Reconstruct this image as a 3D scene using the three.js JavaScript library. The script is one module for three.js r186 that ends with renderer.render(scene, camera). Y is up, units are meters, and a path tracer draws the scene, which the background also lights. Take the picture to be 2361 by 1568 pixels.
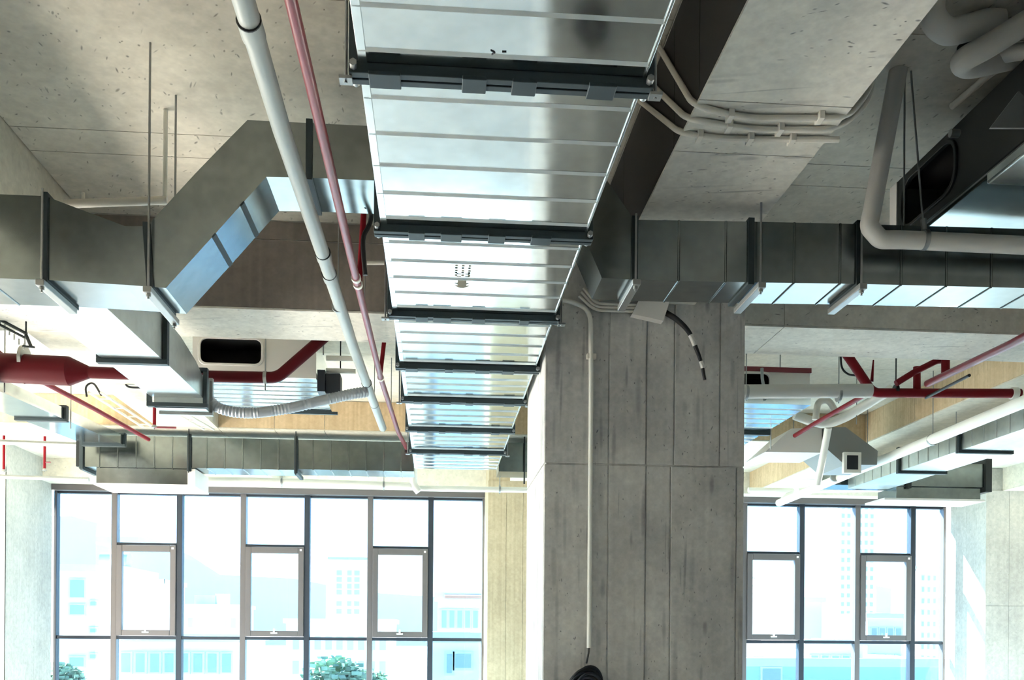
import * as THREE from 'three';
import { Sky } from 'three/addons/objects/Sky.js';
import { mergeGeometries, toCreasedNormals } from 'three/addons/utils/BufferGeometryUtils.js';
import { RoundedBoxGeometry } from 'three/addons/geometries/RoundedBoxGeometry.js';

const scene = new THREE.Scene();

// ---------------------------------------------------------------- camera, sky, sun, exposure
const camera = new THREE.PerspectiveCamera(2 * Math.atan(784 / 2200) * 180 / Math.PI, 2361 / 1568, 0.1, 6000);
camera.position.set(0, 1.5, 0);
camera.rotation.set(0, -0.0789, 0.0075, 'YXZ');
camera.setViewOffset(2361, 1568, 0, -667, 2361, 1568);       // a lens shifted upwards, verticals stay upright
const renderer = new THREE.WebGLRenderer();
renderer.toneMapping = THREE.LinearToneMapping;
renderer.toneMappingExposure = 1.45;
renderer.shadowMap.enabled = true;

const SUN = new THREE.Vector3(-0.9, 1.04, -1).normalize();
const sky = new Sky();
sky.name = 'sky';
sky.scale.setScalar(5000);
sky.material.uniforms.turbidity.value = 4;
sky.material.uniforms.rayleigh.value = 1.2;
sky.material.uniforms.mieCoefficient.value = 0.004;
sky.material.uniforms.mieDirectionalG.value = 0.6;
sky.material.uniforms.sunPosition.value.copy(SUN);
scene.add(sky);
scene.environmentIntensity = 1;
const sun = new THREE.DirectionalLight(0xfff8ee, 120);
sun.name = 'sun';
sun.position.copy(SUN).multiplyScalar(60);
sun.castShadow = true;
sun.shadow.mapSize.set(2048, 2048);
Object.assign(sun.shadow.camera, { left: -30, right: 30, top: 30, bottom: -30, near: 1, far: 150 });
scene.add(sun, sun.target);

// ---------------------------------------------------------------- helpers
let seed = 7;
const rnd = () => { seed = (seed * 1664525 + 1013904223) >>> 0; return seed / 4294967296; };
const rr = (a, b) => a + (b - a) * rnd();

function noiseField(N, cells, s) {                             // tileable value noise
  const g = new Float32Array(cells * cells); let q = s >>> 0;
  for (let i = 0; i < g.length; i++) { q = (q * 1664525 + 1013904223) >>> 0; g[i] = q / 4294967296; }
  const out = new Float32Array(N * N);
  for (let y = 0; y < N; y++) for (let x = 0; x < N; x++) {
    const u = x / N * cells, v = y / N * cells, i = Math.floor(u), j = Math.floor(v);
    let a = u - i, b = v - j; a = a * a * (3 - 2 * a); b = b * b * (3 - 2 * b);
    const i1 = (i + 1) % cells, j1 = (j + 1) % cells;
    out[y * N + x] = (g[j * cells + i] * (1 - a) + g[j * cells + i1] * a) * (1 - b) + (g[j1 * cells + i] * (1 - a) + g[j1 * cells + i1] * a) * b;
  }
  return out;
}
function fbm(N, c, s, oct = 4, gain = 0.55) {
  const out = new Float32Array(N * N); let a = 1, t = 0;
  for (let k = 0; k < oct; k++) { const f = noiseField(N, c << k, s + k * 977); for (let i = 0; i < out.length; i++) out[i] += a * f[i]; t += a; a *= gain; }
  for (let i = 0; i < out.length; i++) out[i] = out[i] / t - 0.5;
  return out;
}
function dataTex(N, fn, srgb, tile) {
  const d = new Uint8Array(N * N * 4);
  for (let i = 0; i < N * N; i++) { const c = fn(i); for (let k = 0; k < 3; k++) d[i * 4 + k] = Math.max(0, Math.min(255, c[k])); d[i * 4 + 3] = 255; }
  const t = new THREE.DataTexture(d, N, N);
  t.wrapS = t.wrapT = THREE.RepeatWrapping; t.magFilter = THREE.LinearFilter; t.minFilter = THREE.LinearFilter;
  if (srgb) t.colorSpace = THREE.SRGBColorSpace;
  t.repeat.set(1 / tile, 1 / tile); t.needsUpdate = true;
  return t;
}
// concrete: blotches, fine grain, pits and dashes pressed in by the form boards, streaks along v
function concrete({ s, base, blot = 40, grain = 14, pits = 0, len = 3, ang = 0, dark = 60, streak = 0, tile = 3, rough = 0.9, bump = 0.004, stains = 0 }) {
  const N = 1024, big = fbm(N, 3, s), fine = fbm(N, 64, s + 5, 3, 0.7), col = noiseField(N, 96, s + 9), mask = new Float32Array(N * N);
  const soft = noiseField(N, 5, s + 31);
  let q = s * 7919 + 1; const R = () => { q = (q * 1664525 + 1013904223) >>> 0; return q / 4294967296; };
  for (let p = 0; p < pits + stains; p++) {
    const st = p >= pits, cx = R() * N, cy = R() * N; if (!st && soft[Math.floor(cy) * N + Math.floor(cx)] < 0.35 && R() < 0.8) continue;
    const L = st ? 20 + 110 * R() : len * (0.4 + 2.2 * R() * R()), w = st ? 2 + 9 * R() : 0.9 + 2.2 * R() * R(), a = ang + (R() - 0.5) * (st ? 0.06 : 1.1), ca = Math.cos(a), sa = Math.sin(a), k = st ? 0.12 + 0.25 * R() : 0.35 + 0.65 * R(), e = Math.ceil(L + w + 1);
    for (let y = -e; y <= e; y++) for (let x = -e; x <= e; x++) {
      const u = (x * ca + y * sa) / L, v = (-x * sa + y * ca) / w, r = u * u + v * v; if (r > 1) continue;
      const i = ((Math.floor(cy) + y + N) % N) * N + (Math.floor(cx) + x + N) % N; mask[i] = Math.max(mask[i], k * (1 - r));
    }
  }
  const val = (i) => big[i] * blot * 2 + fine[i] * grain * 2 + (streak ? (noiseCol(i) - 0.5) * streak : 0) - mask[i] * dark;
  function noiseCol(i) { const x = i % N, y = (i / N) | 0; return col[((y >> 5) % N) * N + x] * 0.6 + col[x] * 0.4; }
  const map = dataTex(N, (i) => { const v = val(i); return [base[0] + v, base[1] + v * 0.98, base[2] + v * 0.9]; }, true, tile);
  const bm = dataTex(N, (i) => { const v = 150 + fine[i] * 60 + big[i] * 60 - mask[i] * 140; return [v, v, v]; }, false, tile);
  return new THREE.MeshStandardMaterial({ map, bumpMap: bm, bumpScale: bump, roughness: rough });
}
const std = (color, roughness = 0.6, metalness = 0, more = {}) => new THREE.MeshStandardMaterial({ color, roughness, metalness, ...more });
function galvanised(s, tone, r0, r1, wave) {
  const N = 512, a = fbm(N, 5, s, 4), b = fbm(N, 40, s + 3, 2), w = fbm(N, 3, s + 8, 2);
  return new THREE.MeshStandardMaterial({
    metalness: 1, color: 0xffffff,
    map: dataTex(N, (i) => { const v = tone + a[i] * 30 + b[i] * 14; return [v - 7, v, v - 1]; }, true, 1.7),
    roughness: 1, roughnessMap: dataTex(N, (i) => { const v = 255 * (r0 + (r1 - r0) * (0.5 + w[i] * 1.4 + b[i] * 0.2)); return [v, v, v]; }, false, 1.7),
    bumpMap: dataTex(N, (i) => { const v = 128 + w[i] * 240; return [v, v, v]; }, false, 1.7), bumpScale: wave,
  });
}
const M = {
  slab: concrete({ s: 11, base: [192, 186, 170], blot: 44, pits: 1000, len: 5, ang: 1.25, dark: 80, tile: 3.1 }),
  beam: concrete({ s: 23, base: [204, 200, 188], blot: 28, pits: 700, len: 5, ang: 0.2, dark: 110, tile: 2.3, stains: 30 }),
  column: concrete({ s: 37, base: [196, 194, 187], blot: 40, pits: 520, len: 4, ang: 1.57, dark: 90, streak: 12, tile: 2.1, bump: 0.003, stains: 90 }),
  colFar: concrete({ s: 47, base: [168, 166, 156], blot: 22, pits: 300, len: 4, dark: 50, streak: 10, tile: 2.4 }),
  pale: concrete({ s: 41, base: [206, 200, 182], blot: 16, pits: 300, len: 4, dark: 50, tile: 2.6 }),
  colTan: concrete({ s: 59, base: [176, 160, 130], blot: 16, grain: 10, streak: 16, tile: 1.9, bump: 0.002 }),
  tan: concrete({ s: 53, base: [202, 178, 142], blot: 22, grain: 10, streak: 20, tile: 1.9, bump: 0.002 }),
  floor: concrete({ s: 61, base: [226, 225, 222], blot: 20, pits: 200, tile: 4, rough: 0.75 }),
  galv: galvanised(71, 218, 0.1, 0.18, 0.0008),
  galvShaded: galvanised(83, 132, 0.2, 0.28, 0.002),  // same sheet as galv, darkened in its colour for the dark room it reflects
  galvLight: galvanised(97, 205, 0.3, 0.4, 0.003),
  foil: galvanised(89, 232, 0.14, 0.4, 0.012),
  flange: std(0x333d40, 0.55, 0.5),
  hose: std(0x9fa4a8, 0.45, 0.5),
  steel: std(0x9a9c9a, 0.45, 1),
  darkSteel: std(0x2a2d2c, 0.55, 0.6),
  shadedFace: concrete({ s: 67, base: [128, 119, 110], blot: 20, grain: 8, streak: 14, tile: 2.2, bump: 0.001 }),  // beam face with the shade of the cross duct put into its colour
  shadedSide: std(0x201c19, 0.7),  // beam side with its deep shade put into the colour
  redShaded: new THREE.MeshPhysicalMaterial({ color: 0x48070f, roughness: 0.5, specularIntensity: 0.25 }),  // darker copy of the pipe red, shade put into the colour
  red: new THREE.MeshPhysicalMaterial({ color: 0x700a16, roughness: 0.5, specularIntensity: 0.3 }),
  redDull: std(0x70262f, 0.35),
  pvcGrey: std(0x959c98, 0.45),
  pvcWhite: std(0xe9e6da, 0.4),
  conduit: std(0xd9d3c6, 0.5),
  insulation: std(0xc4c2ba, 0.7),
  black: std(0x0b0c0e, 0.6),
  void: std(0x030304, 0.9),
  blueBlack: std(0x0b121c, 0.45),
  frame: std(0x625c5b, 0.4, 0.3),
  frameDark: std(0x2b3038, 0.5, 0.4),
  greyPaint: std(0x868986, 0.5, 0.3),
  sheet: std(0xd3cfc7, 0.5),
  ink: std(0x6f6a58, 0.8),
  glass: new THREE.MeshPhysicalMaterial({ color: new THREE.Color().setRGB(0.5, 0.62, 0.7), transmission: 1, thickness: 0, roughness: 0, ior: 1.5 }),
};

function fin(geos, b = [0, 0, 0]) {                            // merge, texture coordinates in metres, move to the base
  const list = (Array.isArray(geos) ? geos : [geos]).flat(9).map((g) => {
    const n = g.index ? g.toNonIndexed() : g.clone(); if (!n.attributes.normal) n.computeVertexNormals();
    const o = new THREE.BufferGeometry(); o.setAttribute('position', n.attributes.position); o.setAttribute('normal', n.attributes.normal); return o;
  });
  const g = list.length > 1 ? mergeGeometries(list) : list[0], p = g.attributes.position, n = g.attributes.normal, uv = new Float32Array(p.count * 2);
  for (let i = 0; i < p.count; i += 3) {
    let x = 0, y = 0, z = 0; for (let k = 0; k < 3; k++) { x += n.getX(i + k); y += n.getY(i + k); z += n.getZ(i + k); }
    x = Math.abs(x); y = Math.abs(y); z = Math.abs(z);
    for (let k = i; k < i + 3; k++) {
      uv[k * 2] = x > y && x > z ? p.getZ(k) : p.getX(k); uv[k * 2 + 1] = y >= x && y >= z ? p.getZ(k) : p.getY(k);
    }
  }
  g.setAttribute('uv', new THREE.BufferAttribute(uv, 2));
  g.translate(-b[0], -b[1], -b[2]);
  return g;
}
const used = {};
const numbered = (n) => { used[n] = (used[n] ?? -1) + 1; return used[n] ? n + '_' + String(used[n]).padStart(3, '0') : n; };
function shade(m) { m.castShadow = m.receiveShadow = true; return m; }
function thing(name, label, category, base = [0, 0, 0], group) {
  const o = new THREE.Group(); o.name = numbered(name); o.position.set(...base); o.base = base;
  o.userData = { label, category }; if (group) o.userData.group = group;
  scene.add(o); return o;
}
function part(parent, name, geos, mat, label) {
  const m = shade(new THREE.Mesh(fin(geos, parent.base), mat)); m.name = name; m.base = parent.base;
  if (label) m.userData.label = label;
  parent.add(m); return m;
}
function one(name, label, category, geos, mat, base, group) {   // a thing of a single piece
  const m = shade(new THREE.Mesh(fin(geos, base), mat)); m.name = numbered(name); m.position.set(...base); m.base = base;
  m.userData = { label, category }; if (group) m.userData.group = group;
  scene.add(m); return m;
}
function struct(name, geos, mat) {
  const m = geos ? shade(new THREE.Mesh(fin(geos), mat)) : new THREE.Group();
  m.name = numbered(name); m.base = [0, 0, 0]; m.userData = { kind: 'structure' }; scene.add(m); return m;
}
// shapes
function B(x0, x1, y0, y1, z0, z1, r = 0) {
  const w = Math.abs(x1 - x0), h = Math.abs(y1 - y0), d = Math.abs(z1 - z0);
  const g = r ? new RoundedBoxGeometry(w, h, d, 1, Math.min(r, w / 2.1, h / 2.1, d / 2.1)) : new THREE.BoxGeometry(w, h, d);
  return g.translate((x0 + x1) / 2, (y0 + y1) / 2, (z0 + z1) / 2);
}
const V = (p) => new THREE.Vector3(...p);
function smooth(pts, bend) {                                     // round the corners of a run of points
  const out = []; pts = pts.map(V);
  pts.forEach((p, i) => {
    if (!i || i === pts.length - 1 || !bend) { out.push(p); return; }
    const a = pts[i - 1], c = pts[i + 1], da = a.clone().sub(p), dc = c.clone().sub(p), ta = Math.min(bend, da.length() * 0.48), tc = Math.min(bend, dc.length() * 0.48);
    const s = p.clone().addScaledVector(da.normalize(), ta), e = p.clone().addScaledVector(dc.normalize(), tc);
    for (let k = 0; k <= 6; k++) { const t = k / 6; out.push(s.clone().multiplyScalar((1 - t) ** 2).addScaledVector(p, 2 * t * (1 - t)).addScaledVector(e, t * t)); }
  });
  return out;
}
function T(pts, r, bend = 0, seg = 14) {                         // a pipe along points, its ends closed; r may be a function of 0..1
  const P = smooth(pts, bend), n = P.length, pos = [], idx = [], R = typeof r === 'function' ? r : () => r;
  let up = null; const acc = [0]; for (let i = 1; i < n; i++) acc.push(acc[i - 1] + P[i].distanceTo(P[i - 1]));
  for (let i = 0; i < n; i++) {
    const t = P[Math.min(i + 1, n - 1)].clone().sub(P[Math.max(i - 1, 0)]).normalize();
    if (!up) { up = Math.abs(t.y) < 0.9 ? new THREE.Vector3(0, 1, 0) : new THREE.Vector3(1, 0, 0); }
    const a = new THREE.Vector3().crossVectors(up, t).normalize(), b = new THREE.Vector3().crossVectors(t, a); up = b.clone();
    const q = R(acc[i] / acc[n - 1]);
    for (let k = 0; k < seg; k++) { const f = k / seg * 2 * Math.PI; pos.push(P[i].x + q * (a.x * Math.cos(f) + b.x * Math.sin(f)), P[i].y + q * (a.y * Math.cos(f) + b.y * Math.sin(f)), P[i].z + q * (a.z * Math.cos(f) + b.z * Math.sin(f))); }
  }
  for (let i = 0; i < n - 1; i++) for (let k = 0; k < seg; k++) { const a = i * seg + k, b = i * seg + (k + 1) % seg; idx.push(a, b, a + seg, b, b + seg, a + seg); }
  for (const [i, flip] of [[0, 1], [n - 1, 0]]) { const c = pos.length / 3; pos.push(P[i].x, P[i].y, P[i].z); for (let k = 0; k < seg; k++) { const a = i * seg + k, b = i * seg + (k + 1) % seg; flip ? idx.push(c, b, a) : idx.push(c, a, b); } }
  const g = new THREE.BufferGeometry(); g.setAttribute('position', new THREE.Float32BufferAttribute(pos, 3)); g.setIndex(idx);
  return toCreasedNormals(g, 0.7);
}
const shp = (pts) => new THREE.Shape(pts.map((p) => new THREE.Vector2(...p)));
const EZ = (pts, z0, z1) => new THREE.ExtrudeGeometry(shp(pts), { depth: z1 - z0, bevelEnabled: false }).translate(0, 0, z0);          // (x, y) outline along z
const EX = (pts, x0, x1) => new THREE.ExtrudeGeometry(shp(pts.map(([z, y]) => [-z, y])), { depth: x1 - x0, bevelEnabled: false }).rotateY(Math.PI / 2).translate(x0, 0, 0);   // (z, y) outline along x
const ring = (p, dir, r, w, d = 0.006) => T([p.map((v, i) => v - dir[i] * w / 2), p.map((v, i) => v + dir[i] * w / 2)], r + d, 0, 20);
const rod = (x, z, y0, y1, r = 0.005) => new THREE.CylinderGeometry(r, r, y1 - y0, 8).translate(x, (y0 + y1) / 2, z);

// ---------------------------------------------------------------- the setting: floor, slabs, beams, columns, walls
struct('floor', B(-8.5, 12.3, -0.3, 0, -15.2, 24.3), M.floor);
const ceil = struct('ceiling', B(-8.5, 12.3, 4.226, 4.5, -6.8, 24.3), M.slab), ceilFar = struct('ceiling', B(-8.5, 12.3, 3.956, 4.5, -15.2, -6.8), M.pale);
const strips = [[-2.85, -4.18], [-4.186, -5.395], [-5.401, -5.66], [-5.666, -6.48]];
for (const [x0, x1] of [[-6.4, -2.97], [-2.34, -0.3], [-0.294, 1.03], [1.66, 4.8]]) for (const [a, b] of strips) part(ceil, 'form_panel', B(x0, x1, 4.22, 4.23, b, a), M.slab);
for (const [x0, x1] of [[-6.4, -2.97], [-2.34, 1.03], [1.66, 4.8]]) for (const [a, b] of [[-7.13, -8.6], [-8.606, -10.4], [-11.05, -12.8], [-12.806, -14.4]]) part(ceilFar, 'form_panel', B(x0, x1, 3.95, 3.96, b, a), M.pale);

function beamAcross(z0, z1, mat, face, cuts, xs) {               // a beam that runs from side to side
  const b = struct('concrete_beam', B(-8.5, 12.3, 3.626, 4.24, z0 + 0.006, z1 - 0.006), mat);
  for (let i = 0; i < xs.length - 1; i++) {
    part(b, 'form_panel', B(xs[i] + 0.003, xs[i + 1] - 0.003, 3.62, 3.632, z0, z1), mat);
    for (let k = 0; k < cuts.length - 1; k++) part(b, 'form_panel', B(xs[i] + 0.003, xs[i + 1] - 0.003, cuts[k] + 0.003, cuts[k + 1] - 0.003, z1 - 0.01, z1), z1 > -7 && xs[i + 1] < 1 ? M.shadedFace : face);
  }
}
beamAcross(-7.13, -6.48, M.beam, M.beam, [3.632, 4.09, 4.215], [-6.4, -2.66, -0.1, 2.4, 4.9, 8.5]);
beamAcross(-11.05, -10.4, M.pale, M.tan, [3.632, 3.945], [-6.4, -2.34, -1.75, -1.22, -0.3, 1.03, 2.3, 4.8, 8.5]);
struct('concrete_beam', B(-8.5, 12.3, 3.62, 4.24, -2.85, -2.2), M.beam);
struct('concrete_beam', B(-8.5, 12.3, 3.62, 4.24, 0.7, 1.35), M.beam);
struct('concrete_beam', B(-8.5, 12.3, 3.62, 4.24, 4.6, 5.25), M.beam);
function beamAlong(x0, x1, mat, side, cuts, joints) {           // a beam that runs towards the windows, cut where it meets the cross beams
  for (const [a, b] of cuts) {
    const o = struct('concrete_beam', B(x0 + 0.006, x1 - 0.006, 3.626, 4.24, b, a), mat);
    const js = [a, ...joints.filter((j) => j < a && j > b), b];
    for (let i = 0; i < js.length - 1; i++) {
      part(o, 'form_panel', B(x0, x1, 3.62, 3.632, js[i + 1] + 0.003, js[i] - 0.003), mat);
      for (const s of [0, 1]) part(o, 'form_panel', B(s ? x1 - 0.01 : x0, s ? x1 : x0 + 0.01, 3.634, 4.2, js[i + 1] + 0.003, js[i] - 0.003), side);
    }
  }
}
const bays = [[-2.85, -6.48], [-7.13, -10.4], [-11.05, -14.4]];
beamAlong(1.03, 1.66, M.beam, M.shadedSide, [bays[0]], [-3.74, -4.15, -5.3]);
beamAlong(1.03, 1.66, M.pale, M.pale, [[-7.28, -10.4], [-11.05, -13.6]], [-8.6, -12.8]);
beamAlong(-2.97, -2.34, M.pale, M.pale, bays, [-8.6, -12.6]);
beamAlong(4.8, 5.43, M.pale, M.tan, bays, [-8.4, -9.3, -12.6]);
for (const x of [-6.9, 8.4]) beamAlong(x, x + 0.63, M.pale, M.pale, bays, [-8.6]);

// columns: a core with the imprint of the form boards
const col = struct('concrete_column', B(0.691, 1.994, 0, 4.22, -7.28, -6.106, 0.01), M.column);
for (const [y0, y1, xs] of [[2.575, 4.2, [0.685, 1.1, 1.345, 1.53, 1.83, 2.0]], [0, 2.565, [0.685, 1.1, 1.345, 1.51, 1.945, 2.0]]])
  for (let i = 0; i < xs.length - 1; i++) part(col, 'form_panel', B(xs[i] + (i ? 0.004 : 0), xs[i + 1] - 0.004, y0, y1, -6.12, -6.1 + (i % 2) * 0.004, 0.003), M.column);
for (const [y0, y1] of [[2.575, 4.2], [0, 2.565]]) for (const [a, b] of [[-6.12, -6.5], [-6.506, -6.9], [-6.906, -7.27]]) part(col, 'form_panel', B(0.682, 0.7, y0, y1, b, a, 0.002), M.column);
const col2 = struct('concrete_column', B(0.73, 2.0, 0, 3.95, -14.75, -13.61), M.colTan);
for (const [a, b] of [[0.72, 0.98], [0.984, 1.22], [1.224, 1.6], [1.604, 2.0]]) part(col2, 'form_panel', B(a, b, 0, 3.62, -13.63, -13.6), M.colTan);
const col3 = struct('concrete_column', B(-7.1, -5.74, 0, 3.95, -14.75, -13.21), M.colFar);
for (const [a, b] of [[-7.1, -6.3], [-6.296, -5.74]]) part(col3, 'form_panel', B(a, b, 0, 3.62, -13.23, -13.2), M.colFar);
const col4 = struct('concrete_column', B(8.15, 9.4, 0, 3.95, -14.6, -13.61), M.colFar);
for (const [y0, y1] of [[0, 1.9], [1.904, 3.62]]) for (const [a, b] of [[8.14, 8.5], [8.504, 8.8], [8.804, 9.4]]) part(col4, 'form_panel', B(a, b, y0, y1, -13.63, -13.6), M.colFar);

// outer walls; unseen side openings and the far back wall are shaped for the daylight
struct('wall_front', [B(-8.5, 12.3, 3.62, 3.97, -15.1, -14.4), B(-8.5, 12.3, 0, 0.16, -15.1, -14.75), B(-8.5, -8.2, 0, 3.7, -15.1, -14.75), B(11.9, 12.3, 0, 3.7, -15.1, -14.75)], M.pale);
struct('wall_back', B(-8.5, 12.3, 0, 4.3, 24, 24.3), M.beam);
struct('wall_left', [B(-8.5, -8.2, 0, 0.2, -15.1, -4.2), B(-8.5, -8.2, 3.55, 4.3, -15.1, -4.2), ...[-14.8, -10.7, -6.8].map((z) => B(-8.5, -8.1, 0, 3.6, z - 0.25, z + 0.25)), B(-8.5, -8.2, 0, 4.3, -4.2, 24)], M.beam);
struct('wall_right', [B(12, 12.3, 0, 0.3, -15.1, -6.5), B(12, 12.3, 3.55, 4.3, -15.1, -6.5), ...[-14.8, -10.7].map((z) => B(11.7, 12.3, 0, 3.6, z - 0.3, z + 0.3)), B(12, 12.3, 0, 4.3, -6.5, 24)], M.beam);

// ---------------------------------------------------------------- windows
function windowWall(x0, x1, mull, sashes, name) {
  const w = struct(name), zf = -14.84, zb = -14.96, yT = 1.335, yH = 3.5, yB = 0.16, xs = [x0, ...mull, x1];
  part(w, 'head_box', B(x0, x1, 3.53, 3.62, -14.98, -14.72), M.frame);
  part(w, 'window_frame', [B(x0, x1, yH, 3.535, zb, zf - 0.02, 0.006), B(x0, x1, yB, yB + 0.07, zb, zf, 0.006)], M.frameDark);
  xs.forEach((x, i) => part(w, 'mullion', B(x - (i === 0 ? 0 : 0.042), x + (i === xs.length - 1 ? 0 : 0.042), yB, i && i < xs.length - 1 ? 3.56 : 3.53, zb, zf + 0.02, 0.006), i % 2 ? M.frame : M.frameDark));
  for (let i = 0; i < xs.length - 1; i++) {
    const a = xs[i] + (i ? 0.042 : 0.04), b = xs[i + 1] - 0.042;
    part(w, 'transom', B(a, b, yT - 0.028, yT + 0.022, zb, zf, 0.005), M.frameDark);
    part(w, 'pane', B(a, b, yB + 0.07, yT - 0.028, -14.9, -14.899).translate(0, 0, 0), M.glass);
    if (!sashes.includes(i)) { part(w, 'pane', B(a, b, yT + 0.022, yH, -14.9, -14.899), M.glass); continue; }
    part(w, 'transom', B(a, b, 2.73, 2.77, zb, zf, 0.005), M.frameDark);
    part(w, 'pane', B(a, b, 2.77, yH, -14.9, -14.899), M.glass);
    const s = part(w, 'sash', [B(a, a + 0.085, 1.36, 2.73, -14.88, -14.79, 0.008), B(b - 0.085, b, 1.36, 2.73, -14.88, -14.79, 0.008), B(a + 0.085, b - 0.085, 2.63, 2.73, -14.88, -14.79, 0.008), B(a + 0.085, b - 0.085, 1.36, 1.45, -14.88, -14.79, 0.008)], M.frame);
    part(s, 'pane', B(a + 0.085, b - 0.085, 1.45, 2.63, -14.85, -14.849), M.glass);
    part(s, 'window_handle', [B((a + b) / 2 - 0.05, (a + b) / 2 + 0.05, 1.405, 1.425, -14.79, -14.765, 0.005), B((a + b) / 2 - 0.012, (a + b) / 2 + 0.012, 1.425, 1.48, -14.785, -14.76, 0.005)], M.pvcWhite);
    part(s, 'hinge', B(b - 0.06, b - 0.03, 2.67, 2.7, -14.79, -14.78), M.pvcWhite);
  }
}
windowWall(-5.74, 0.74, [-4.86, -3.9, -2.95, -1.99, -1.03, -0.1], [1, 3, 5], 'window_1');
windowWall(2.0, 8.2, [2.95, 3.9, 4.87, 5.81, 6.73, 7.65], [1, 3, 5], 'window_2');

// ---------------------------------------------------------------- the main duct under the ceiling
const X0 = -0.25, X1 = 0.64, DB = 3.25, DT = 3.53;
const flangeZ = [0.75, 1.92, 3.01, 4.19, 5.31, 6.36, 7.28, 8.36, 9.4, 10.48];
const md = thing('main_duct', 'long straight galvanised main duct with cross beads running towards the windows', 'air duct', [0.2, DB, -5.6]);
function frameRing(x0, x1, y0, y1, z, h, t) { return [B(x0 - h, x1 + h, y0 - h, y0, z - t, z + t, 0.003), B(x0 - h, x1 + h, y1, y1 + h, z - t, z + t, 0.003), B(x0 - h, x0, y0, y1, z - t, z + t, 0.003), B(x1, x1 + h, y0, y1, z - t, z + t, 0.003)]; }
for (let i = 0; i < flangeZ.length - 1; i++) {
  const a = flangeZ[i], b = flangeZ[i + 1], n = 5, out = [[-a, DT], [-a, DB]];
  for (let k = 0; k < n; k++) { const z = a + 0.15 + (b - a - 0.24) * (k + 0.03) / (n - 1) * 0.98; out.push([-(z - 0.011), DB], [-z, DB - 0.008], [-(z + 0.011), DB]); }
  out.push([-b, DB], [-b, DT]);
  const s = part(md, 'duct_section', EX(out, X0, X1), M.galv);
  part(s, 'lock_seam', [B(X0 - 0.004, X0 + 0.024, DB - 0.006, DB + 0.02, -b + 0.035, -a - 0.035, 0.002)], M.foil);
  part(s, 'lock_seam', [B(X1 - 0.004, X1 + 0.006, DB - 0.006, DB + 0.02, -b + 0.035, -a - 0.035, 0.002)], M.foil);
}
for (let i = 1; i < flangeZ.length - 1; i++) {
  const z = -flangeZ[i], f = part(md, 'flange', [frameRing(X0, X1, DB, DT, z - 0.019, 0.034, 0.015), frameRing(X0, X1, DB, DT, z + 0.019, 0.034, 0.015)], M.flange);
  for (const u of [0.1, 0.3, 0.55, 0.8]) { const x = X0 + (X1 - X0) * (u + rr(-0.08, 0.06)), w = rr(0.05, 0.1); part(f, 'flange_clamp', B(x, x + w, DB - 0.039, DB - 0.026, z - 0.042, z + 0.038, 0.003), M.flange); }
  for (const x of [X0 - 0.018, X1 + 0.018]) part(f, 'corner_bolt', new THREE.CylinderGeometry(0.012, 0.012, 0.12, 6).rotateX(Math.PI / 2).translate(x, DB - 0.016, z), M.steel);
  if (i % 2 === 0) for (const x of [X0 - 0.045, X1 + 0.045]) part(f, 'hanger_rod', [rod(x, z, DB - 0.05, i < 6 ? 4.22 : 3.95), B(x - 0.02, x + 0.02, DB - 0.045, DB - 0.035, z - 0.02, z + 0.02)], M.steel);
}
{ // the printed handling mark: a house above a grid of marks
  const y = DB - 0.0075, z = -4.8, x = 0.115, P = (pts) => new THREE.ExtrudeGeometry(shp(pts), { depth: 0.001, bevelEnabled: false }).rotateX(Math.PI / 2).translate(x, y + 0.0015, z);
  const g = [P([[-0.022, 0.02], [0.022, 0.02], [0.022, -0.05], [-0.022, -0.05]]), P([[-0.04, -0.05], [0.04, -0.05], [0.012, -0.085], [-0.012, -0.085]])];
  for (const v of [0.09, 0.15, 0.215]) for (const u of [-0.032, 0, 0.032]) g.push(P([[u - 0.006, v - 0.011], [u + 0.007, v - 0.009], [u + 0.006, v + 0.011], [u - 0.007, v + 0.009]]));
  for (const u of [-0.03, 0.012]) g.push(P([[u, 0.07], [u + 0.022, 0.066], [u + 0.024, 0.078], [u, 0.08]]));
  part(md, 'printed_mark', g, M.ink, 'faded printed handling mark');
  const w = [[0, 0], [0.022, 0.012], [0.004, 0.03], [0.026, 0.048], [0, 0.066]].map(([a, b]) => [0.15 + a * 0.6, DB - 0.001, -2.92 + b * 0.6]);
  part(md, 'pen_mark', [T(w, 0.002, 0.006, 6), T([[0.185, DB - 0.001, -2.885], [0.198, DB - 0.001, -2.884]], 0.002, 0, 6)], M.blueBlack, 'dark pen marks');
}

// ---------------------------------------------------------------- the cross duct that steps up over the main duct
const ZF = -4.6, ZL = -4.97, ZR = -4.9;
const cut = [[[-4.2, 3.11], [-4.2, 3.5]], [[-1.83, 3.11], [-1.83, 3.5]], [[-1.47, 3.1], [-1.47, 3.375]], [[-1.35, 3.095], [-1.37, 3.38]], [[-1.28, 3.092], [-1.36, 3.39]], [[-1.06, 3.35], [-1.15, 3.635]], [[-0.93, 3.505], [-1.02, 3.78]], [[-0.82, 3.635], [-0.91, 3.9]],
  [[-0.62, 3.64], [-0.62, 3.9]], [[0.6, 3.64], [0.66, 3.9]], [[0.79, 3.215], [0.95, 3.5]], [[0.95, 3.212], [0.95, 3.505]], [[1.53, 3.22], [1.53, 3.52]], [[2.08, 3.232], [2.08, 3.53]], [[4.4, 3.26], [4.4, 3.56]]];
const od = thing('offset_duct', 'galvanised cross duct that steps up over the main duct', 'air duct', [0, 3.1, -4.8]);
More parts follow.
